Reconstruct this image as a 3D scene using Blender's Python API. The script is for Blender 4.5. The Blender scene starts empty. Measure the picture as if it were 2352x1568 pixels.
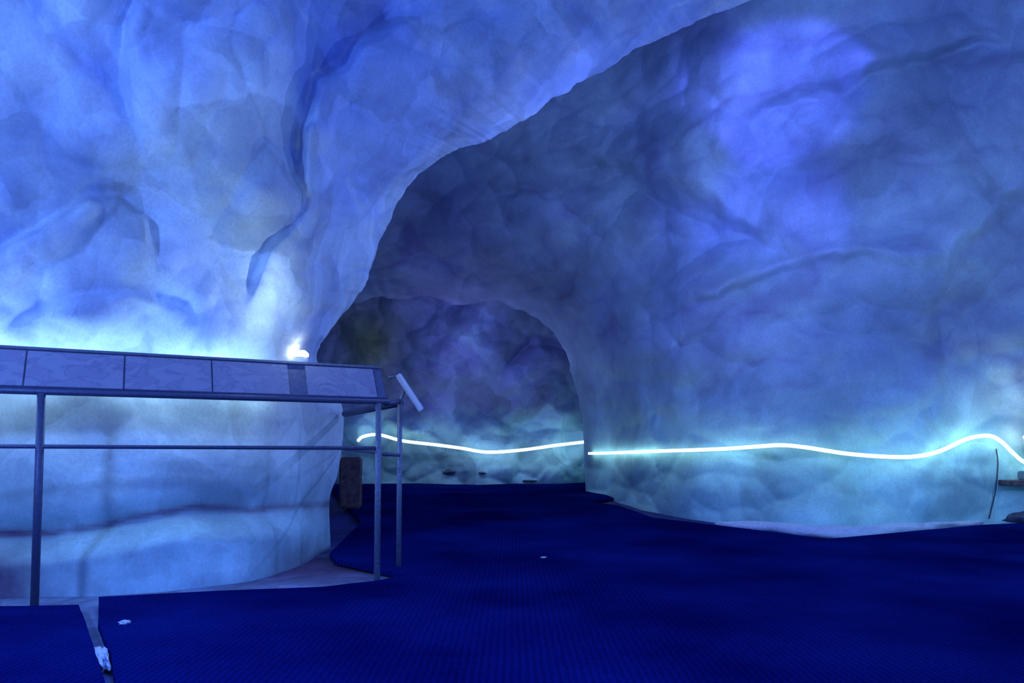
import bpy, bmesh, math, numpy as np, random
from mathutils import Vector, noise, Matrix
from mathutils.bvhtree import BVHTree
random.seed(4); rng=np.random.RandomState(7)
scene=bpy.context.scene
try:
    scene.view_settings.view_transform='Standard'; scene.view_settings.look='None'
except Exception as e: print(e)
# ---------------------------------------------------------------- camera
F=2352*28/36.0; TILT=math.radians(3.2); CY=1000-F*math.tan(TILT); CH=0.9
ct,st=math.cos(TILT),math.sin(TILT)
cam=bpy.data.cameras.new("camera"); cam.lens=28; cam.sensor_width=36; cam.clip_end=200; cam.shift_y=(CY-784)/2352
co=bpy.data.objects.new("camera",cam); scene.collection.objects.link(co)
co.location=(0,0,CH); co.rotation_euler=(math.pi/2+TILT,0,0); scene.camera=co
def D(px,py):
    a=(np.asarray(px,float)-1176)/F; b=(CY-np.asarray(py,float))/F
    return a, ct-st*b, st+ct*b
def Pn(px,py,Y):
    a,b,c=D(px,py); return np.stack([a/b*Y, Y+0*a, CH+c/b*Y],-1)
def P(px,py,Y): return Vector(Pn(px,py,Y).tolist())
def G(px,py,z=0.0):
    a,b,c=D(px,py); Y=(z-CH)*b/c; return Vector((float(a/b*Y),float(Y),z))
def proj(v):
    y=v.y*ct+(v.z-CH)*st; u=-v.y*st+(v.z-CH)*ct
    return 1176+F*v.x/y, CY-F*u/y
# ---------------------------------------------------------------- noise
perm=rng.permutation(256); perm=np.concatenate([perm,perm,perm])
gr=rng.randn(256,3); gr/=np.linalg.norm(gr,axis=1)[:,None]
def perlin(p):
    i=np.floor(p).astype(int); f=p-i; w=f*f*f*(f*(f*6-15)+10); i&=255; out=0
    for dx in (0,1):
        for dy in (0,1):
            for dz in (0,1):
                h=perm[perm[perm[(i[...,0]+dx)&255]+((i[...,1]+dy)&255)]+((i[...,2]+dz)&255)]&255
                g=gr[h]; d=f-np.array([dx,dy,dz])
                ww=(w[...,0] if dx else 1-w[...,0])*(w[...,1] if dy else 1-w[...,1])*(w[...,2] if dz else 1-w[...,2])
                out=out+ww*(g*d).sum(-1)
    return out
def fbm(p,s,o=4,g=.5):
    r=0;a=1
    for k in range(o):
        r=r+a*perlin(p*s+k*17.3); s*=2.03; a*=g
    return r
def ridged(p,s,o=4,g=.5):
    r=0;a=1
    for k in range(o):
        r=r+a*(1-2*np.abs(perlin(p*s+k*11.7))); s*=2.1; a*=g
    return r
fp=rng.rand(4096,3)
def worley(p,s,seed=0):
    q=p*s; i=np.floor(q).astype(int); f=q-i
    d1=np.full(q.shape[:-1],9.0); d2=d1.copy(); idc=np.zeros(q.shape[:-1])
    for dx in (-1,0,1):
        for dy in (-1,0,1):
            for dz in (-1,0,1):
                h=perm[perm[perm[(i[...,0]+dx+seed)&255]+((i[...,1]+dy)&255)]+((i[...,2]+dz)&255)]&255
                o=fp[h]+np.array([dx,dy,dz])-f; d=np.sqrt((o*o).sum(-1))
                m=d<d1; d2=np.where(m,d1,np.minimum(d2,d)); idc=np.where(m,fp[h+300,0],idc); d1=np.where(m,d,d1)
    return d1,d2,idc
def sstep(a,b,x):
    t=np.clip((x-a)/(b-a),0,1); return t*t*(3-2*t)
def sdist(px,py,pts):
    best=np.full(px.shape,1e9); sg=np.ones(px.shape); ar=np.zeros(px.shape); acc=0
    for (x0,y0),(x1,y1) in zip(pts[:-1],pts[1:]):
        dx,dy=x1-x0,y1-y0; L=dx*dx+dy*dy
        t=np.clip(((px-x0)*dx+(py-y0)*dy)/L,0,1)
        ex=px-(x0+t*dx); ey=py-(y0+t*dy); d=np.hypot(ex,ey)
        s=np.sign(dx*ey-dy*ex); m=d<best
        best=np.where(m,d,best); sg=np.where(m,s,sg); ar=np.where(m,acc+t*math.sqrt(L),ar); acc+=math.sqrt(L)
    return best*sg, ar/acc
# ---------------------------------------------------------------- materials
def newmat(name):
    m=bpy.data.materials.new(name); m.use_nodes=True
    nt=m.node_tree; return m,nt,nt.nodes["Principled BSDF"]
def simple(name,col,rough=.5,metal=0,bump=0,bscale=30,var=.0):
    m,nt,b=newmat(name)
    b.inputs['Base Color'].default_value=(*col,1); b.inputs['Roughness'].default_value=rough; b.inputs['Metallic'].default_value=metal
    tc=nt.nodes.new('ShaderNodeTexCoord'); n=nt.nodes.new('ShaderNodeTexNoise'); n.inputs['Scale'].default_value=bscale; n.inputs['Detail'].default_value=5
    nt.links.new(tc.outputs['Object'],n.inputs['Vector'])
    if var>0:
        r=nt.nodes.new('ShaderNodeValToRGB'); r.color_ramp.elements[0].position=.3; r.color_ramp.elements[1].position=.7
        r.color_ramp.elements[0].color=(*[c*(1-var) for c in col],1); r.color_ramp.elements[1].color=(*[min(1,c*(1+var)) for c in col],1)
        nt.links.new(n.outputs['Fac'],r.inputs['Fac']); nt.links.new(r.outputs['Color'],b.inputs['Base Color'])
    if bump>0:
        bp=nt.nodes.new('ShaderNodeBump'); bp.inputs['Strength'].default_value=bump; bp.inputs['Distance'].default_value=.02
        nt.links.new(n.outputs['Fac'],bp.inputs['Height']); nt.links.new(bp.outputs['Normal'],b.inputs['Normal'])
    return m
def emis(name,col,s):
    m,nt,b=newmat(name); b.inputs['Base Color'].default_value=(.8,.9,1,1)
    b.inputs['Emission Color'].default_value=(*col,1); b.inputs['Emission Strength'].default_value=s
    n=nt.nodes.new('ShaderNodeTexNoise'); n.inputs['Scale'].default_value=6
    mr=nt.nodes.new('ShaderNodeMapRange'); mr.inputs['To Min'].default_value=s*.85; mr.inputs['To Max'].default_value=s*1.15
    nt.links.new(n.outputs['Fac'],mr.inputs['Value']); nt.links.new(mr.outputs['Result'],b.inputs['Emission Strength'])
    return m
def ice(name,scale=1.0,contrast=.35,rough=.6,cell=.2,sm=.05):
    m,nt,b=newmat(name); N=nt.nodes; L=nt.links
    tc=N.new('ShaderNodeTexCoord')
    at=N.new('ShaderNodeAttribute'); at.attribute_name='tint'
    w=N.new('ShaderNodeTexNoise'); w.inputs['Scale'].default_value=1.6*scale; w.inputs['Detail'].default_value=4
    L.new(tc.outputs['Object'],w.inputs['Vector'])
    sub=N.new('ShaderNodeVectorMath'); sub.operation='MULTIPLY_ADD'; sub.inputs[1].default_value=(.5/scale,)*3
    L.new(w.outputs['Color'],sub.inputs[0]); L.new(tc.outputs['Object'],sub.inputs[2])
    n1=N.new('ShaderNodeTexNoise'); n1.inputs['Scale'].default_value=1.4*scale; n1.inputs['Detail'].default_value=6; n1.inputs['Roughness'].default_value=.55
    L.new(sub.outputs[0],n1.inputs['Vector'])
    r=N.new('ShaderNodeMapRange'); r.inputs['From Min'].default_value=.34; r.inputs['From Max'].default_value=.66
    r.inputs['To Min'].default_value=1-contrast; r.inputs['To Max'].default_value=1+contrast*.5
    L.new(n1.outputs['Fac'],r.inputs['Value'])
    last=r.outputs[0]
    for sc,amt in ((1.2,cell),(2.7,cell),(7.5,cell*.4)):
        v=N.new('ShaderNodeTexVoronoi'); v.feature='SMOOTH_F1'; v.inputs['Scale'].default_value=sc*scale; v.inputs['Smoothness'].default_value=sm
        L.new(sub.outputs[0],v.inputs['Vector'])
        sp=N.new('ShaderNodeSeparateColor'); L.new(v.outputs['Color'],sp.inputs[0])
        r2=N.new('ShaderNodeMapRange'); r2.inputs['To Min'].default_value=1-amt; r2.inputs['To Max'].default_value=1+amt*.6
        L.new(sp.outputs[0],r2.inputs['Value'])
        mu=N.new('ShaderNodeMath'); mu.operation='MULTIPLY'; L.new(last,mu.inputs[0]); L.new(r2.outputs[0],mu.inputs[1]); last=mu.outputs[0]
    n3=N.new('ShaderNodeTexNoise'); n3.inputs['Scale'].default_value=55*scale; n3.inputs['Detail'].default_value=2
    L.new(tc.outputs['Object'],n3.inputs['Vector'])
    r3=N.new('ShaderNodeMapRange'); r3.inputs['From Min'].default_value=.3; r3.inputs['From Max'].default_value=.7; r3.inputs['To Min'].default_value=.92; r3.inputs['To Max'].default_value=1.06
    L.new(n3.outputs['Fac'],r3.inputs['Value'])
    mu=N.new('ShaderNodeMath'); mu.operation='MULTIPLY'; L.new(last,mu.inputs[0]); L.new(r3.outputs[0],mu.inputs[1]); last=mu.outputs[0]
    vm=N.new('ShaderNodeVectorMath'); vm.operation='SCALE'; L.new(at.outputs['Color'],vm.inputs[0]); L.new(last,vm.inputs['Scale'])
    L.new(vm.outputs[0],b.inputs['Base Color'])
    b.inputs['Roughness'].default_value=rough; b.inputs['Specular IOR Level'].default_value=.25
    n2=N.new('ShaderNodeTexNoise'); n2.inputs['Scale'].default_value=4*scale; n2.inputs['Detail'].default_value=4
    L.new(sub.outputs[0],n2.inputs['Vector'])
    bp=N.new('ShaderNodeBump'); bp.inputs['Strength'].default_value=.15; bp.inputs['Distance'].default_value=.06
    L.new(n2.outputs['Fac'],bp.inputs['Height']); L.new(bp.outputs['Normal'],b.inputs['Normal'])
    return m
M_ice=ice("ice",1.0,.24,cell=.18,sm=.08); M_iceb=ice("dim_ice",.75,.26,cell=.10,sm=.14); M_icet=ice("tunnel_ice",.7,.35,cell=.2)
M_floor=ice("ground_ice",3,.3,.8)
M_metal=simple("painted_steel",(.085,.11,.22),.5,.3,.1,60,.15)
M_steel=simple("galvanised_steel",(.20,.25,.35),.5,.4,.15,60,.25)
M_frame=simple("dark_frame",(.04,.055,.14),.5,.3,.1,40,.2)
M_back=simple("panel_backing",(.12,.14,.26),.5,.1,.1,40,.2)
M_edge=simple("grey_edge",(.17,.20,.30),.5,.3,.1,40,.15)
M_white=simple("white_plastic",(.8,.84,.95),.5,0,.05,40,.05)
M_grey=simple("grey_plastic",(.2,.24,.3),.5,0,.05,40,.05)
M_cord=simple("rubber_cord",(.06,.06,.10),.6,0,.1,40,.2)
M_wood=simple("old_wood",(.13,.08,.09),.8,0,.4,18,.5)
M_snow=simple("snow",(.6,.7,.85),.8,0,.6,25,.12)
M_rock=simple("rock",(.08,.10,.16),.8,0,.6,20,.4)
M_led=emis("led_tube_light",(.6,.92,1.0),3.8)
M_ledt=emis("led_tube_far_light",(.55,.9,1.0),4.4)
M_led2=emis("led_tube_hidden",(.48,.80,1.0),12.5)
M_lamp=emis("lamp_lens_light",(1.0,.97,.92),8)
def carpet():
    m,nt,b=newmat("blue_carpet"); N=nt.nodes;L=nt.links
    tc=N.new('ShaderNodeTexCoord'); n=N.new('ShaderNodeTexNoise'); n.inputs['Scale'].default_value=1.0; n.inputs['Detail'].default_value=7
    L.new(tc.outputs['Object'],n.inputs['Vector'])
    r=N.new('ShaderNodeValToRGB'); r.color_ramp.elements[0].position=.35; r.color_ramp.elements[1].position=.65
    r.color_ramp.elements[0].color=(.003,.004,.075,1); r.color_ramp.elements[1].color=(.005,.014,.155,1)
    L.new(n.outputs['Fac'],r.inputs['Fac'])
    wv=N.new('ShaderNodeTexWave'); wv.inputs['Scale'].default_value=11; wv.inputs['Distortion'].default_value=1.5
    L.new(tc.outputs['Object'],wv.inputs['Vector'])
    wv2=N.new('ShaderNodeTexWave'); wv2.bands_direction='Y'; wv2.inputs['Scale'].default_value=11; wv2.inputs['Distortion'].default_value=1.5
    L.new(tc.outputs['Object'],wv2.inputs['Vector'])
    ad=N.new('ShaderNodeMath'); L.new(wv.outputs['Fac'],ad.inputs[0]); L.new(wv2.outputs['Fac'],ad.inputs[1])
    mr=N.new('ShaderNodeMapRange'); mr.inputs['From Max'].default_value=2; mr.inputs['To Min'].default_value=.68; mr.inputs['To Max'].default_value=1.3
    L.new(ad.outputs[0],mr.inputs['Value'])
    nf=N.new('ShaderNodeTexNoise'); nf.inputs['Scale'].default_value=90; L.new(tc.outputs['Object'],nf.inputs['Vector'])
    mf=N.new('ShaderNodeMapRange'); mf.inputs['From Min'].default_value=.3; mf.inputs['From Max'].default_value=.7; mf.inputs['To Min'].default_value=.75; mf.inputs['To Max'].default_value=1.25
    L.new(nf.outputs['Fac'],mf.inputs['Value'])
    mm=N.new('ShaderNodeMath'); mm.operation='MULTIPLY'; L.new(mr.outputs[0],mm.inputs[0]); L.new(mf.outputs[0],mm.inputs[1])
    vm=N.new('ShaderNodeVectorMath'); vm.operation='SCALE'; L.new(r.outputs['Color'],vm.inputs[0]); L.new(mm.outputs[0],vm.inputs['Scale'])
    L.new(vm.outputs[0],b.inputs['Base Color'])
    b.inputs['Roughness'].default_value=1; b.inputs['Specular IOR Level'].default_value=.0
    bp=N.new('ShaderNodeBump'); bp.inputs['Strength'].default_value=.4; bp.inputs['Distance'].default_value=.01
    L.new(ad.outputs[0],bp.inputs['Height']); L.new(bp.outputs['Normal'],b.inputs['Normal'])
    return m
M_carpet=carpet()
def panelmat():
    m,nt,b=newmat("printed_panel"); N=nt.nodes;L=nt.links
    tc=N.new('ShaderNodeTexCoord'); mp=N.new('ShaderNodeMapping'); mp.inputs['Scale'].default_value=(2.6,2.6,5)
    L.new(tc.outputs['Object'],mp.inputs['Vector'])
    n=N.new('ShaderNodeTexNoise'); n.inputs['Scale'].default_value=3.0; n.inputs['Detail'].default_value=3; n.inputs['Distortion'].default_value=.6
    L.new(mp.outputs[0],n.inputs['Vector'])
    r=N.new('ShaderNodeValToRGB'); e=r.color_ramp.elements
    e[0].position=.40; e[0].color=(.29,.30,.44,1); e[1].position=.6; e[1].color=(.34,.35,.49,1)
    x=e.new(.46); x.color=(.31,.32,.46,1); x=e.new(.5); x.color=(.24,.25,.39,1); x=e.new(.54); x.color=(.32,.335,.47,1)
    L.new(n.outputs['Fac'],r.inputs['Fac']); L.new(r.outputs['Color'],b.inputs['Base Color']); b.inputs['Roughness'].default_value=.45
    return m
M_panel=panelmat()
# ---------------------------------------------------------------- object helpers
def link(o,parent=None):
    scene.collection.objects.link(o)
    if parent is not None: o.parent=parent
    return o
def tag(o,label=None,cat=None,kind=None,group=None):
    if label:o["label"]=label
    if cat:o["category"]=cat
    if kind:o["kind"]=kind
    if group:o["group"]=group
def mesh_obj(name,verts,faces,mat,parent=None,smooth=False):
    me=bpy.data.meshes.new(name); me.from_pydata([tuple(v) for v in verts],[],faces); me.update()
    if smooth: me.polygons.foreach_set('use_smooth',[True]*len(me.polygons))
    me.materials.append(mat); o=bpy.data.objects.new(name,me); return link(o,parent)
def grid_obj(name,V,tint,mat):
    R,C=V.shape[:2]; me=bpy.data.meshes.new(name)
    idx=np.arange(R*C).reshape(R,C)
    q=np.stack([idx[:-1,:-1],idx[1:,:-1],idx[1:,1:],idx[:-1,1:]],-1).reshape(-1,4)
    me.vertices.add(R*C); me.vertices.foreach_set('co',V.reshape(-1).astype(np.float32))
    me.loops.add(q.size); me.loops.foreach_set('vertex_index',q.reshape(-1).astype(np.int32))
    me.polygons.add(len(q)); me.polygons.foreach_set('loop_start',(np.arange(len(q))*4).astype(np.int32))
    me.update(calc_edges=True); me.validate()
    me.polygons.foreach_set('use_smooth',[True]*len(me.polygons))
    a=me.color_attributes.new('tint','FLOAT_COLOR','POINT')
    a.data.foreach_set('color',np.concatenate([tint.reshape(-1,3),np.ones((R*C,1))],1).reshape(-1).astype(np.float32))
    me.materials.append(mat); o=bpy.data.objects.new(name,me); link(o)
    bv=BVHTree.FromPolygons([tuple(v) for v in V.reshape(-1,3).tolist()],q.tolist())
    return o,bv
def empty(name,loc):
    o=bpy.data.objects.new(name,None); o.location=loc; o.empty_display_size=.1; return link(o)
def tube(name,pts,r,mat,parent=None,n=10,cap=True):
    pts=[Vector(p) for p in pts]; V=[];Fc=[]
    up=None
    for i,p in enumerate(pts):
        t=(pts[min(i+1,len(pts)-1)]-pts[max(i-1,0)]).normalized()
        if up is None: up=Vector((0,0,1)) if abs(t.z)<.9 else Vector((1,0,0))
        s=t.cross(up).normalized(); u=s.cross(t).normalized(); up=u
        for k in range(n):
            a=2*math.pi*k/n; V.append(p+(s*math.cos(a)+u*math.sin(a))*r)
    for i in range(len(pts)-1):
        for k in range(n):
            Fc.append((i*n+k,i*n+(k+1)%n,(i+1)*n+(k+1)%n,(i+1)*n+k))
    Fc.append(tuple(range(n))[::-1]); b=(len(pts)-1)*n; Fc.append(tuple(b+k for k in range(n)))
    return mesh_obj(name,V,Fc,mat,None,True)
def par(o,parent):
    o.parent=parent; o.matrix_parent_inverse=Matrix.Translation(-parent.location); return o
def box(name,c,ax,ay,az,mat,bev=.004):
    bm=bmesh.new(); vs=[]
    for i in (-1,1):
        for j in (-1,1):
            for k in (-1,1): vs.append(bm.verts.new(c+ax*i+ay*j+az*k))
    for f in ((0,1,3,2),(4,6,7,5),(0,4,5,1),(2,3,7,6),(0,2,6,4),(1,5,7,3)): bm.faces.new([vs[i] for i in f])
    bmesh.ops.recalc_face_normals(bm,faces=bm.faces)
    if bev: bmesh.ops.bevel(bm,geom=bm.edges[:],offset=bev,segments=2,affect='EDGES')
    me=bpy.data.meshes.new(name); bm.to_mesh(me); bm.free(); me.materials.append(mat)
    return link(bpy.data.objects.new(name,me))
def smoothpts(pts,n=8):
    p=np.array(pts,float); out=[]
    q=np.vstack([2*p[0]-p[1],p,2*p[-1]-p[-2]])
    for i in range(1,len(q)-2):
        for k in range(n):
            t=k/n; out.append(.5*((2*q[i])+(-q[i-1]+q[i+1])*t+(2*q[i-1]-5*q[i]+4*q[i+1]-q[i+2])*t*t+(-q[i-1]+3*q[i]-3*q[i+1]+q[i+2])*t**3))
    out.append(p[-1]); return np.array(out)
def paired(Cp,Op,n):
    C=smoothpts(Cp,6); O=smoothpts(Op,6)
    l=np.r_[0,np.cumsum(.5*np.hypot(*np.diff(C,axis=0).T)+.5*np.hypot(*np.diff(O,axis=0).T))]; l/=l[-1]
    u=np.linspace(0,1,n)
    return (np.stack([np.interp(u,l,C[:,0]),np.interp(u,l,C[:,1])],1),np.stack([np.interp(u,l,O[:,0]),np.interp(u,l,O[:,1])],1))
# ---------------------------------------------------------------- base depth of the cave surfaces
def cap(Y,e,h):
    lim=h/np.maximum(e,.05); k=.35
    hh=np.clip(.5+.5*(lim-Y)/k,0,1); return lim*(1-hh)+Y*hh-k*hh*(1-hh)
def elev(px,py):
    a,b,c=D(px,py); return c/b
def sinterp(x,xs,ys):
    p=smoothpts(list(zip(xs,ys)),8); return np.interp(x,p[:,0],p[:,1])
def Yleft(px,py):
    e=elev(px,py)
    Y=sinterp(px,[-1000,-600,0,300,600,770,1000,1300,1700,2352,3000],[3.85,4.05,4.6,4.8,5.2,5.75,6.3,6.3,6.1,5.6,5.2])
    Y=Y*(1-.25*np.clip(e,0,2)**1.2); return cap(Y,e,3.4)
def Yback(px,py):
    e=elev(px,py)
    low=sinterp(px,[300,1000,1345,1420,1500,1700,1900,2100,2352,3300],[13.5,12.5,11,10.2,9.2,8.1,7.5,7.65,8.3,8.2])
    hi=sinterp(px,[300,1000,1345,1700,2100,2600,3300],[12,11,10.2,8.6,8.0,8.0,8.0])
    k=sstep(-.02,.3,e); Y=low*(1-k)+hi*k
    Y=Y*(1-.22*np.clip(e,0,2)**1.2); return cap(Y,e,4.5)
def Ytun(px,py):
    e=elev(px,py)
    Y=np.interp(px,[300,800,1100,1345,1700],[15,14.6,14.2,14.8,15.5])
    return Y*(1-.5*np.clip(e,0,1))
def feat(px,py,pts,A,wn,wf,W=None,soft=45):
    if W is not None: px=px+W[0]; py=py+W[1]
    s,u=sdist(px,py,pts)
    f=np.where(s>0,A*sstep(0,soft,s)*np.exp(-s/wf),-A*.3*(1-np.exp(s/soft))*np.exp(s/wn))
    return f*sstep(0,.25,u)*sstep(1,.75,u)
def warp(base,amp):
    return (amp*fbm(base,.9,4),amp*fbm(base+31,.9,4))
def crease_veins(V,s,w,seed=0,str_=(1,1,1)):  # line mask, mainly for painting dark creases into the ice tint
    q=(V+.35*np.stack([fbm(V+seed,1.1,3),fbm(V+seed+9,1.1,3),fbm(V+seed+19,1.1,3)],-1))*np.array(str_)
    return np.exp(-(perlin(q*s+seed)/w)**2)*np.clip(.5+1.6*fbm(V+seed+50,.8,2),0,1)
# =============================================================== WALL LEFT
Cp=[(760,1560),(760,1290),(757,1150),(775,1090),(788,1000),(785,930),(752,870),(727,822),(745,780),(800,705),(843,650),(862,590),(885,520),(935,435),(1000,372),(1090,330),(1180,290),(1280,225),(1400,150),(1520,85),(1650,30),(1750,-10),(1950,-80),(2300,-200),(2900,-350)]
Op=[(-1000,1560),(-1000,1350),(-1000,1200),(-1000,1100),(-1000,1000),(-1000,900),(-1000,800),(-1000,700),(-1000,620),(-1000,500),(-1000,380),(-1000,250),(-1000,80),(-1000,-150),(-1000,-400),(-850,-700),(-500,-1000),(-100,-1100),(300,-1150),(700,-1150),(1050,-1150),(1350,-1150),(1700,-1150),(2200,-1150),(2900,-1150)]
NR=600; NC=560; NB=40
C,O=paired(Cp,Op,NR)
cl=C.copy()
rag=np.stack([cl[:,0]*.012,cl[:,1]*.012,0*cl[:,0]],-1)
up_=(C[:,1]<790)[:,None]
C=C+np.stack([12*fbm(rag,1,4,.6),12*fbm(rag+7,1,4,.6)],-1)*up_
t=np.linspace(0,1,NC)**1.15
px=C[:,None,0]+(O-C)[:,None,0]*t; py=C[:,None,1]+(O-C)[:,None,1]*t
Yb=Yleft(px,py); base=Pn(px,py,Yb)
dpx=np.hypot(px-C[:,None,0],py-C[:,None,1])
off=.75*np.exp(-dpx/85)
calm=1-.8*sstep(800,960,py)
wv=np.stack([fbm(base,1.2,3),fbm(base+9,1.2,3),fbm(base+19,1.2,3)],-1)
off+=.18*fbm(base,.55,3)
w1,w2,_=worley(base+.2*wv,.95)
off+=(.28*(w1**2)-.10)*calm
v1,v2,_=worley(base+.12*wv,1.9,5)
off+=.15*v1**2*calm
u1,_,_=worley(base+.08*wv,4.2,9)
off+=.04*u1**2*calm
off+=(-.02*ridged(base+.2*wv,1.3,3)+.003*fbm(base,7,3))*calm
W=warp(base,55)
off+=feat(px,py,[(1050,20),(950,50),(880,90),(820,160),(772,215),(762,280),(748,340),(720,460)],.42,120,150,W,45)
off+=feat(px,py,[(340,-160),(300,60),(296,180),(340,360)],.14,90,90,W,24)
off+=feat(px,py,[(370,680),(320,520),(262,476),(200,482),(100,550),(-60,610)],.16,80,70,W,24)
off+=feat(px,py,[(470,620),(440,740),(300,712),(190,708),(-20,770)],.10,60,50,W,24)
off+=feat(px,py,[(760,300),(735,440),(640,560),(560,740)],.14,60,80,W,26)
off+=feat(px,py,[(1160,330),(1010,430),(900,540)],.1,60,80,W)
z0=base[...,2]
heap=sstep(.62,.28,z0+.04*fbm(base,2.,2))*sstep(760,690,px)
LX=[-1000,0,150,300,420,600,750,800]; LY=[1230,1222,1212,1190,1165,1163,1150,1140]
line=sinterp(px,LX,LY)
lump=.75+.4*fbm(base+5,1.3,2)
off+=-.22*heap*sstep(0,80,py-line)*np.clip(lump,.55,1.1)
off+=.03*np.exp(-((py-line)/22)**2)*sstep(790,740,px)
Y=Yb+off
V=Pn(px,py,Y); V[...,2]=np.maximum(V[...,2],-.12)
k=np.linspace(1,0,NB+1)[:-1][None,:]
yb2=np.where((C[:,1]>640)[:,None],15.0,Yback(C[:,0],C[:,1])[:,None]+.5)
amt=np.clip(yb2-Y[:,:1],.8,9.5)
kx=k**1.5
pr=C[:,None,0]+(O-C)[:,None,0]*.05*kx; pr2=C[:,None,1]+(O-C)[:,None,1]*.05*kx
Yr=Y[:,:1]+amt*kx
Vr=Pn(pr,pr2,Yr); Vr[...,2]=np.maximum(Vr[...,2],-.12)
Vr+= (.05*fbm(Vr,1.5,3)*sstep(0,.2,k))[...,None]*np.array([-1,0,0])
V=np.concatenate([Vr,V],1)
PX=np.concatenate([pr,px],1); PY=np.concatenate([pr2,py],1)
def tintmap(V,clean,deep,dirt,deepk,dirt_shade):  # dirt colour and its weight also carry painted shade on some walls
    n=fbm(V+3,.7,4); k=np.clip(.5+n*1.2+deepk,0,1)[...,None]
    c=np.array(clean)*(1-k)+np.array(deep)*k
    d=np.clip(dirt_shade,0,1)[...,None]; return c*(1-d)+np.array(dirt)*d
n4=fbm(V+50,2.5,4); n6=fbm(V+70,1.2,3)
dl=PY+12*n4-sinterp(PX,LX,LY)-4
dk=(np.exp(-(dl/9)**2)*(.66+.5*n6)+.22*np.exp(-((dl-10)/24)**2)*(.7+n6))*sstep(800,760,PX)
dk+=.5*sstep(1215,1290,PY)*np.exp(-((PX+20)/150)**2)*(1+n4)
dk+=.2*sstep(1180,1330,PY)*np.clip(.8+2.2*n4,0,2)
dk+=.8*sstep(1215,1330,PY+30*n4)*np.exp(-((PX-760)/90)**2)
deepk=-.15+.35*sstep(500,-200,PY)*sstep(600,1000,PX)+1.1*np.exp(-(((PX-860-20*n6)/110)**2+((PY-220)/150)**2))-.3*sstep(850,1000,PY)  # includes a darker blue patch painting the shade of the recess
deepk+=(.5*crease_veins(V,1.0,.055,3)+.3*crease_veins(V,2.1,.05,13)-.35*crease_veins(V,1.6,.05,23))*(1-.7*sstep(850,950,PY))
low=sstep(950,1220,PY)[...,None]  # tint darkened toward the foot to dim the lower wall
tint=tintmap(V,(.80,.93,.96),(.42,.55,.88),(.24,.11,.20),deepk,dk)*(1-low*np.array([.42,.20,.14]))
wall_left,bvL=grid_obj("wall_left",V,tint,M_ice)
tag(wall_left,"blue lit carved ice wall with a reddish dirt layer, arching into the vault","ice wall","structure")
# =============================================================== WALL BACK
Cp=[(1348,1560),(1348,1200),(1346,1140),(1342,1060),(1340,1000),(1332,930),(1312,850),(1285,790),(1240,738),(1170,706),(1080,690),(980,684),(880,690),(700,700),(450,710)]
Op=[(3300,1560),(3300,1300),(3300,1150),(3300,1000),(3300,860),(3300,700),(3300,400),(3300,0),(3300,-500),(2700,-750),(1900,-800),(1100,-700),(500,-300),(100,0),(-100,300)]
NR=680; NC=620
C,O=paired(Cp,Op,NR)
rag=np.stack([C[:,0]*.010,C[:,1]*.010,0*C[:,0]],-1)
C=C+np.stack([18*fbm(rag,1,4,.55)*sstep(980,1150,C[:,0]),26*fbm(rag+7,1,3,.5)],-1)*sstep(1000,850,C[:,1])[:,None]
t=np.linspace(0,1,NC)**1.1
px=C[:,None,0]+(O-C)[:,None,0]*t; py=C[:,None,1]+(O-C)[:,None,1]*t
Yb=Yback(px,py); base=Pn(px,py,Yb)
dpx=np.hypot(px-C[:,None,0],py-C[:,None,1])
off=1.2*np.exp(-dpx/75)
calm=1-.6*np.exp(-(((px-1880)/200)**2+((py-300)/260)**2))-.25*sstep(820,950,py)
wv=np.stack([fbm(base,.8,3),fbm(base+9,.8,3),fbm(base+19,.8,3)],-1)
st_=base*np.array([.8,.8,1.3])+.25*wv
w1,w2,_=worley(st_,.75,3); off+=(.58*w1**2-.24)*calm
v1,v2,_=worley(st_,1.5,8); off+=.24*v1**2*calm
u1,_,_=worley(st_,3.4,9); off+=.03*u1**2*calm
off+=.28*fbm(base,.5,3)+(-.04*ridged(st_,1.0,3)+.003*fbm(base,5,3))*calm
W=warp(base,60)
off+=feat(px,py,[(1600,300),(1700,262),(1850,200),(2050,140),(2180,90),(2352,60)],.45,120,160,W,35)
off+=feat(px,py,[(2180,100),(2080,230),(2040,340),(1980,440),(1930,620)],-.30,130,120,W,90)
off+=feat(px,py,[(2280,640),(1960,600),(1800,640),(1690,660),(1540,690),(1340,680)],-.30,60,70,W)
off+=feat(px,py,[(1330,900),(1500,850),(1780,910),(1900,880),(2050,875),(2200,900),(2500,930)],-.22,120,120,W,80)
off+=feat(px,py,[(1840,620),(1700,540),(1600,480),(1450,400),(1270,370)],-.30,60,80,W)
off+=feat(px,py,[(2420,380),(2330,460),(2240,560),(2150,760)],-.3,80,90,W)
off+=feat(px,py,[(1320,230),(1400,290),(1380,350),(1310,350)],-.12,30,30,W,25)
off-=.3*sstep(1.1,-.1,base[...,2])
Y=Yb+off+.35
V=Pn(px,py,Y); V[...,2]=np.maximum(V[...,2],-.12)
k=np.linspace(1,0,NB+1)[:-1][None,:]; kx=k**1.5
amt=np.clip(15-Y[:,:1],.8,4.5)
pr=C[:,None,0]+(O-C)[:,None,0]*.02*kx; pr2=C[:,None,1]+(O-C)[:,None,1]*.03*kx
Vr=Pn(pr,pr2,Y[:,:1]+amt*kx); Vr[...,2]=np.maximum(Vr[...,2],-.12)
V=np.concatenate([Vr,V],1); PX=np.concatenate([pr,px],1); PY=np.concatenate([pr2,py],1)
n2=fbm(V+40,.9,4)
dk=.22*np.clip(n2*2.2,0,1)+.72*np.exp(-(np.hypot((PX-1020),(PY-660)*.85)/270)**2)  # purple darkening painted around the arch to subdue its lit rim
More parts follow.
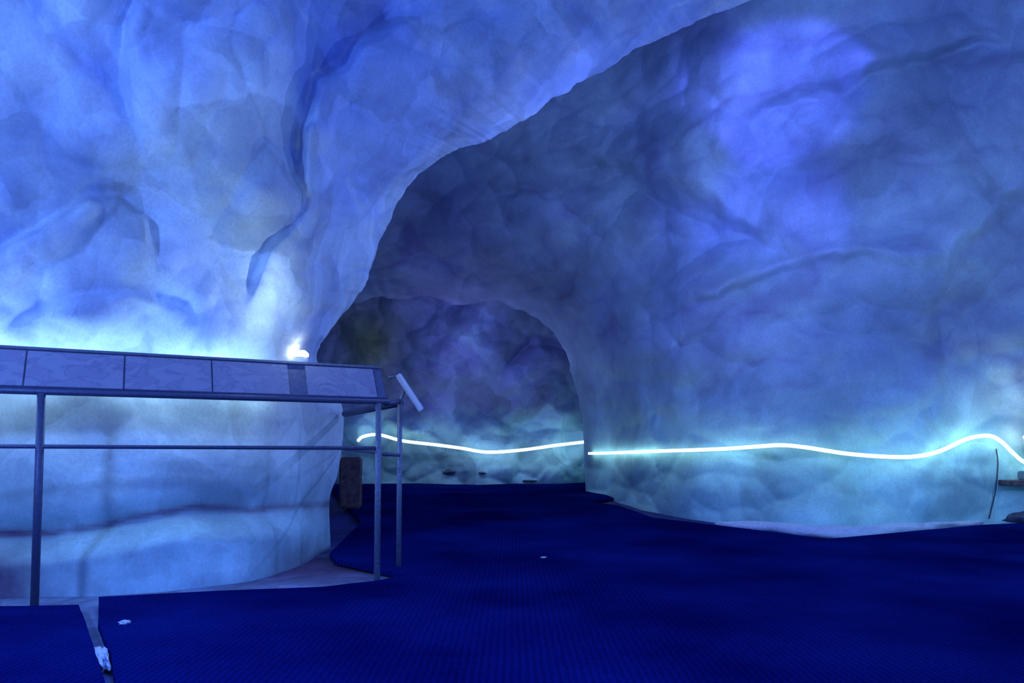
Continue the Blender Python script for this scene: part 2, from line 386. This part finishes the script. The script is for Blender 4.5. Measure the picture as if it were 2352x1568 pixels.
dk+=.4*crease_veins(V,.7,.06,5,(.6,.6,1.3))+.28*crease_veins(V,1.5,.06,15,(.6,.6,1.3))  # crease shading painted as thin dark lines
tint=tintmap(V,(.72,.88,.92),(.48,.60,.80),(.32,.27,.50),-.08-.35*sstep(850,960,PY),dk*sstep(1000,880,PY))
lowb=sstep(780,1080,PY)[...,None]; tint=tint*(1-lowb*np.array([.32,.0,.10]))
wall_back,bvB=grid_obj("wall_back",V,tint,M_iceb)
tag(wall_back,"dim blue rippled ice wall lit by a light strip near its foot","ice wall","structure")
# =============================================================== WALL TUNNEL
u=np.linspace(380,1800,420); v=np.linspace(1300,430,300)
px,py=np.meshgrid(u,v)
Yb=Ytun(px,py); base=Pn(px,py,Yb)
b2=base+.25*fbm(base,1,2)[...,None]
w1,_,_=worley(b2,.8,6); w3,_,_=worley(b2,1.8,2)
off=.6*w1**2+.25*w3**2+.3*fbm(base,.6,3)-.08*ridged(base,1.2,3)
off-=.3*sstep(900,1000,py+8*fbm(base,1.5,2))
V=Pn(px,py,Yb+off+.1); V[...,2]=np.maximum(V[...,2],-.12)
n5=fbm(base,1.5,3)
dk=sstep(985,925,py+18*n5)*.8*(1-.4*crease_veins(V,1.1,.08,2))  # unlit wall above the strip painted darker with the dirt colour
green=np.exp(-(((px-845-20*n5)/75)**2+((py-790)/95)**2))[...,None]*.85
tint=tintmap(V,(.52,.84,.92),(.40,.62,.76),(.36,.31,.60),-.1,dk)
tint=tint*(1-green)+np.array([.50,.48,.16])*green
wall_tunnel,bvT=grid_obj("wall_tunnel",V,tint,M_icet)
tag(wall_tunnel,"distant ice wall closing the dark passage above a light strip","ice wall","structure")
# =============================================================== FLOOR
gx,gy=np.meshgrid(np.linspace(-7,9,360),np.linspace(-2,16.5,400))
gz=.012*fbm(np.stack([gx,gy,gx*0],-1),2.,4)-.004
V=np.stack([gx,gy,gz],-1)
c1=G(740,1305); brown=np.exp(-(((gx-c1.x)/.75)**2+((gy-c1.y)/.6)**2))
tint=np.ones(V.shape)*np.array([.20,.26,.45]); far=sstep(5,7,gy)[...,None]
tint=tint*(1-far)+np.array([.02,.03,.2])*far
tint=tint*(1-brown[...,None])+np.array([.12,.075,.16])*brown[...,None]
floor,bvF=grid_obj("floor",V,tint,M_floor)
tag(floor,"icy gravel ground of the cave, mostly under blue carpet","ground","structure")
def slab(name,pts,th,mat,z=.012):
    bm=bmesh.new(); vs=[bm.verts.new((p[0],p[1],z)) for p in pts]
    f=bm.faces.new(vs); bm.normal_update()
    if f.normal.z<0: f.normal_flip()
    r=bmesh.ops.extrude_face_region(bm,geom=[f]); up=[e for e in r['geom'] if isinstance(e,bmesh.types.BMVert)]
    bmesh.ops.translate(bm,verts=up,vec=(0,0,th))
    bmesh.ops.triangulate(bm,faces=bm.faces[:]); bmesh.ops.recalc_face_normals(bm,faces=bm.faces)
    me=bpy.data.meshes.new(name); bm.to_mesh(me); bm.free(); me.materials.append(mat); return link(bpy.data.objects.new(name,me))
def wob(pts,a=.006,n=6):
    out=[]
    for (p,q) in zip(pts,pts[1:]+pts[:1]):
        for k in range(n):
            t=k/n; x=p[0]*(1-t)+q[0]*t; y=p[1]*(1-t)+q[1]*t
            out.append((x+a*noise.noise((x*6,y*6,0)),y+a*noise.noise((x*6,y*6,5))))
    return out
TH=.03
g=lambda a,b:(G(a,b,.042).x,G(a,b,.042).y)
main=[g(228,1370),g(500,1356),g(740,1347),g(868,1332),g(935,1320),g(868,1306),g(770,1285),g(757,1270),(-1.5,8.0),(-3.3,14.2),(1.4,14.8),(1.5,11.2),g(1350,1151),g(1420,1160),g(1500,1188),g(1700,1212),g(1800,1224),g(1900,1237),g(2000,1228),g(2250,1205),g(2352,1200),(8.3,8.6),(8.3,-1),(-.9,-1),g(360,1850),g(266,1568),g(254,1500),g(226,1430)]
m1=slab("carpet",wob(main,.005),TH,M_carpet); tag(m1,"large dark blue woven carpet covering the cave floor","carpet")
left=[g(-900,1398),g(60,1391),g(180,1388),g(198,1430),g(219,1500),g(242,1568),g(300,1850),(-1.1,-1),(-6.5,-1)]
m2=slab("floor_mat",wob(left,.003),TH,M_carpet); tag(m2,"dark blue floor mat beside a snowy gap under the railing","mat")
def clump(name,c,r,mat,sq=(1,1,.5),seed=0,sub=3,amp=.35,rot=0):
    bm=bmesh.new(); bmesh.ops.create_icosphere(bm,subdivisions=sub,radius=1); cr,sr=math.cos(rot),math.sin(rot)
    for vv in bm.verts:
        n=noise.fractal(vv.co*1.6+Vector((seed*7.1,0,0)),.7,2.0,4); d=1+amp*n
        x,y=vv.co.x*sq[0]*d,vv.co.y*sq[1]*d
        vv.co=Vector(((x*cr-y*sr)*r,(x*sr+y*cr)*r,vv.co.z*sq[2]*r*(1+.3*n)))+Vector(c)
    me=bpy.data.meshes.new(name); bm.to_mesh(me); bm.free(); me.polygons.foreach_set('use_smooth',[True]*len(me.polygons)); me.materials.append(mat)
    return link(bpy.data.objects.new(name,me))
for i,(a,b,r,sq,dz,rt) in enumerate([(286,1432,.018,(1.2,1.3,.6),.005,.3),(236,1505,.028,(.75,5.2,1.1),-.012,.52),(1248,1281,.014,(1.4,.8,.5),.003,.3)]):
    p=G(a,b,.042); o=clump("snow_clump",p+Vector((0,0,dz)),r,M_snow,sq,i+2,4,.55,rt)
    tag(o,"small white snow scrap lying on blue carpet" if i!=1 else "long white snow streak in the gap between floor mats","snow",None,"snow clumps on the floor")
for i,(a,b,w,h) in enumerate([(1035,1084,.13,.05),(1108,1086,.06,.022),(1215,1104,.13,.02)]):
    a_,b_,c_=D(a,b); h_=bvT.ray_cast(Vector((0,0,CH)),Vector((float(a_),float(b_),float(c_))).normalized())
    if h_[0]:
        o=clump("rock",h_[0],1,M_rock,(w,.1,h),i+20,3,.4); tag(o,"dark rock stuck in the foot of the ice wall","rock",None,"rocks in the ice wall")
# =============================================================== RAILING geometry reference
Ya,Yc=4.22,5.0
A=P(90,1000,Ya); B=P(868,1000,Yc)
dr=(B-A); dr.z=0; dr.normalize(); nb=Vector((-dr.y,dr.x,0))
# =============================================================== surface casting
def cast(bv,a,b,out=.03):
    a_,b_,c_=D(a,b); d=Vector((float(a_),float(b_),float(c_))).normalized()
    h=bv.ray_cast(Vector((0,0,CH)),d)
    return (h[0]-d*out) if h[0] else None
def surftube(name,bv,pts,r,mat,out,n=8,smooth_it=6,behind_rail=False):
    q=[cast(bv,a,b,out) for a,b in smoothpts(pts,n)]; pix=[tuple(x) for x in smoothpts(pts,n)]
    Ys=np.array([p.y if p else np.nan for p in q]); ok=~np.isnan(Ys); Ys=np.interp(np.arange(len(Ys)),np.where(ok)[0],Ys[ok])
    raw=Ys.copy()
    for _ in range(smooth_it):
        Ys[1:-1]=(Ys[:-2]+Ys[1:-1]*2+Ys[2:])/4; Ys=np.minimum(Ys,raw)
    P3=[P(a,b,y) for (a,b),y in zip(pix,Ys)]
    if behind_rail:
        for i,p in enumerate(P3):
            dd=(p-A).dot(nb)
            if dd<.21: P3[i]=p+nb*(.21-dd)
    return tube(name,P3,r,mat,None)
def strip(bv,pts,r,mat,out,label,it=6,br=False):
    o=surftube("led_light_strip",bv,pts,r,mat,out,smooth_it=it,behind_rail=br); tag(o,label,"light strip"); return o
strip(bvB,[(1353,1041),(1400,1040),(1500,1036),(1650,1031),(1740,1025),(1795,1022),(1850,1027),(1950,1042),(2050,1049),(2110,1047),(2160,1035),(2210,1012),(2245,1002),(2275,1001),(2300,1014),(2325,1038),(2352,1060),(2390,1066),(2500,1050)],.019,M_led,.16,"glowing white light tube draped along the rippled ice wall",20)
strip(bvT,[(822,1012),(835,1002),(870,998),(925,1012),(1000,1021),(1060,1029),(1120,1038),(1200,1033),(1280,1022),(1358,1013)],.026,M_ledt,.25,"glowing white light tube along the passage wall",20)
strip(bvL,[(-700,800),(-400,812),(-200,820),(0,828),(150,834),(300,840),(450,846),(560,850),(640,852)],.02,M_led2,.13,"glowing light tube on the ice wall behind the railing board",12,True)
o=surftube("power_cord",bvB,[(2288,1030),(2292,1060),(2290,1100),(2284,1140),(2272,1190)],.006,M_cord,.03,n=6); tag(o,"thin black cord hanging from the light tube","cable")
# =============================================================== lamps
def lamp(a,b,bv,size,label,glow,out=.10,col=(.6,.82,1)):
    p=cast(bv,a,b,out); e=empty("spotlight",p)
    d=Vector((p.x,p.y,0)).normalized(); s=Vector((d.y,-d.x,0)); up=Vector((0,0,1))
    par(tube("lamp_housing",[p-up*.05*size,p-up*.0*size],.05*size,M_white,None,16),e)
    par(box("bracket",p-up*.07*size,s*.02*size,d*.08*size,up*.012*size,M_frame,.003),e)
    par(clump("lamp_lens",p+up*.012*size,.05*size,M_lamp,(1,1,.6),3,3,.1),e)
    tag(e,label,"lamp")
    L=bpy.data.lights.new("spotlight_glow",'POINT'); L.energy=glow; L.color=col; L.shadow_soft_size=0
    lo=bpy.data.objects.new("spotlight_glow",L); lo.location=p-d*.6+up*.25; link(lo)
    return e
lamp(690,820,bvL,1.15,"small white spotlight glowing brightly on the ice wall",4.5,.14)
lamp(2372,1010,bvB,1.6,"bright white spotlight above the light tube",4,.25,(.45,.8,1))
p=cast(bvB,2345,1108,.12); s=Vector((1,0,0)); d=Vector((0,1,0)); up=Vector((0,0,1))
o=box("wooden_shelf",p,s*.20,d*.14,up*.025,M_wood,.006); tag(o,"dark wooden shelf fixed to the ice below a lamp","shelf")
o=box("junction_box",p+up*.072+Vector((.08,-.02,0)),s*.09,d*.07,up*.045,M_grey,.012); tag(o,"grey electrical box standing on a wooden shelf","box")
o=clump("rock",G(2345,1200)+Vector((.05,-.12,.06)),.30,M_rock,(1.0,.5,.25),33); tag(o,"low dark rock where the ice wall meets the carpet","rock")
o=box("wooden_post",Vector((P(806,1065,9.5).x,9.5,.345)),Vector((.12,0,0)),Vector((0,.10,0)),Vector((0,0,.30)),M_wood,.02); tag(o,"short old wooden post at the mouth of the passage","post")
def rim(pts,r,h,label):
    gp=[G(a,b) for a,b in smoothpts(pts,10)]; V=[];Fc=[];n=12
    for i,p in enumerate(gp):
        t=(gp[min(i+1,len(gp)-1)]-gp[max(i-1,0)]).normalized(); s=Vector((t.y,-t.x,0)); f=math.sin(math.pi*i/(len(gp)-1))**.4+.02
        for k in range(n):
            a=math.pi*2*k/n; rr=1+.5*noise.noise(p*3+Vector((k,0,0)))
            V.append(p+s*math.cos(a)*r*rr*f+Vector((0,0,math.sin(a)*h*rr*f+.02)))
    for i in range(len(gp)-1):
        for k in range(n): Fc.append((i*n+k,i*n+(k+1)%n,(i+1)*n+(k+1)%n,(i+1)*n+k))
    Fc.append(tuple(range(n))); Fc.append(tuple((len(gp)-1)*n+k for k in range(n)))
    o=mesh_obj("snow_ridge",V,Fc,M_snow,None,True); tag(o,label,"snow",kind="stuff")
rim([(1640,1207),(1750,1215),(1850,1226),(1930,1231),(2050,1221),(2150,1212),(2260,1203)],.14,.06,"low white snow ridge along the foot of the ice wall")
# =============================================================== RAILING
def onrail(pxt,za,zb,back=0.0):
    lo,hi=-2.0,1.4
    for _ in range(50):
        m=(lo+hi)/2; v=A.lerp(B,m); v.z=za+(zb-za)*m; v=v+nb*back
        if proj(v)[0]<pxt: lo=m
        else: hi=m
    return v
zL=(P(90,899,Ya).z,P(868,922,Yc).z)
nbk=.15
zU=(P(90,804,Ya+.17).z,P(868,845,Yc+.17).z)
zM=(P(90,1025,Ya).z,P(868,1029,Yc).z)
rail=empty("railing",(A.x,A.y,0)); tag(rail,"steel railing carrying a long slanted information board","railing")
def post(a,Yp,ztop,parent,r=.021,mat=None):
    b=P(a,1000,Yp)
    par(tube("post",[Vector((b.x,b.y,.0)),Vector((b.x,b.y,ztop))],r,mat or M_metal,None,14),parent); return b
post(92,Ya,zL[0]-.01,rail,.021); post(869,Yc,zL[1]-.01,rail,.019,M_steel)
pp=A.lerp(B,-1.0); par(tube("post",[Vector((pp.x,pp.y,0)),Vector((pp.x,pp.y,zL[0]*2-zL[1]-.01))],.020,M_metal,None,14),rail)
par(tube("top_rail",[onrail(-650,*zL),onrail(893,*zL)],.018,M_metal,None,14),rail)
par(tube("middle_rail",[onrail(-650,*zM),onrail(869,*zM)],.0115,M_metal,None,12),rail)
def bpnt(pxm,v,lift=0):
    l=onrail(pxm,*zL); kk=(l-A).dot(dr)/(B-A).length
    top=Vector((l.x,l.y,zU[0]+(zU[1]-zU[0])*kk))+nb*nbk
    ax=(top-l).normalized(); nn=dr.cross(ax).normalized()
    if nn.y>0: nn=-nn
    return l.lerp(top,v)+nn*lift
def bquad(name,a,b,v0,v1,l0_,l1_,mat,bev=.002):
    vs=[bpnt(a,v0,l0_),bpnt(b,v0,l0_),bpnt(b,v1,l0_),bpnt(a,v1,l0_),bpnt(a,v0,l1_),bpnt(b,v0,l1_),bpnt(b,v1,l1_),bpnt(a,v1,l1_)]
    bm=bmesh.new(); q=[bm.verts.new(x) for x in vs]
    for f in ((0,1,2,3),(4,5,6,7),(0,1,5,4),(1,2,6,5),(2,3,7,6),(3,0,4,7)): bm.faces.new([q[i] for i in f])
    bmesh.ops.recalc_face_normals(bm,faces=bm.faces)
    if bev: bmesh.ops.bevel(bm,geom=bm.edges[:],offset=bev,segments=2,affect='EDGES')
    me=bpy.data.meshes.new(name); bm.to_mesh(me); bm.free(); me.materials.append(mat); return link(bpy.data.objects.new(name,me))
bd=bquad("sign_board",-650,888,.02,1.0,-.012,.004,M_back); par(bd,rail)
for a,b in [(-640,-436),(-432,-206),(-202,50),(54,282),(286,487),(490,667),(708,868)]:
    o=bquad("panel",a,b,.10,.93,.004,.010,M_panel); o.parent=bd; tag(o,"pale printed panel with faint line drawing")
par(bquad("board_edge",-650,886,.95,1.02,.004,.014,M_edge),rail)
par(bquad("board_edge",-650,890,.0,.08,.004,.016,M_frame),rail)
Yd=5.32
c2=P(918,1000,Yd); r2=empty("railing",(c2.x,c2.y,0)); tag(r2,"short steel railing return with a tilted panel on top","railing")
zt=P(918,918,Yd).z; zm=P(918,1045,Yd).z
par(tube("post",[Vector((c2.x,c2.y,0)),Vector((c2.x,c2.y,zt))],.017,M_steel,None,14),r2)
par(tube("top_rail",[P(884,928,Yc+.05),Vector((c2.x,c2.y,zt-.01))],.013,M_metal,None,12),r2)
par(tube("middle_rail",[P(880,1043,Yc+.03),Vector((c2.x,c2.y,zm))],.011,M_metal,None,12),r2)
f2=P(792,950,6.35)
par(tube("top_rail",[Vector((c2.x,c2.y,zt-.02)),f2],.026,M_frame,None,12),r2)
par(tube("middle_rail",[Vector((c2.x,c2.y,zm)),P(792,1032,6.35)],.010,M_metal,None,12),r2)
cc=P(941,901,5.35); ax=(P(968,942,5.35)-P(914,860,5.35))*.5; vd=(cc-Vector((0,0,CH))).normalized()
th=ax.cross(vd).normalized()
o=box("sign_panel",cc+vd*.12,ax,vd*.16,th*.021,M_white,.006); par(o,r2); o["label"]="white panel plate seen edge-on"
par(tube("bracket",[P(893,868,5.3),P(915,862,5.36)],.009,M_steel,None,10),r2)
par(tube("bracket",[Vector((c2.x,c2.y,zt-.02)),P(930,890,5.42)],.012,M_steel,None,10),r2)
# =============================================================== LIGHTS
w=bpy.data.worlds.new("world"); scene.world=w; w.use_nodes=True
w.node_tree.nodes['Background'].inputs[0].default_value=(.105,.18,.60,1); w.node_tree.nodes['Background'].inputs[1].default_value=.85
def pt(loc,e,col,r=.3):
    L=bpy.data.lights.new("blue_fill",'POINT'); L.energy=e; L.color=col; L.shadow_soft_size=r  # unseen fill light, added to brighten the ice
    o=bpy.data.objects.new("blue_fill",L); o.location=loc; return link(o)
def spot(loc,tgt,e,col,ang,blend,r=.05):
    L=bpy.data.lights.new("blue_beam",'SPOT'); L.energy=e; L.color=col; L.spot_size=math.radians(ang); L.spot_blend=blend; L.shadow_soft_size=r
    o=bpy.data.objects.new("blue_beam",L); o.location=loc; o.rotation_euler=(Vector(tgt)-Vector(loc)).to_track_quat('-Z','Y').to_euler(); return link(o)
pt((-3.1,1.6,2.1),245,(.15,.32,1.0),.15)
pt((1.0,.2,2.7),85,(.16,.30,1.0),.2)
pt((4.6,3.0,1.9),170,(.20,.34,1.0),.15)
pt((4.4,5.0,.6),18,(.15,.8,.9),0)
pt((1.0,6.5,2.5),58,(.23,.34,1.0),0)
pt((-.9,12.6,1.6),22,(.26,.34,1.0),0)
spot((0.3,.6,3.0),(-.5,2.8,0),270,(.01,.12,1.0),66,1.0)  # unseen downlight added to brighten the near carpet
spot((3.8,1.2,1.6),P(1925,210,7.0),2000,(.10,.13,1.0),12,.4)
spot((3.8,1.2,1.6),P(1915,480,7.2),1150,(.09,.13,1.0),13,1.0)
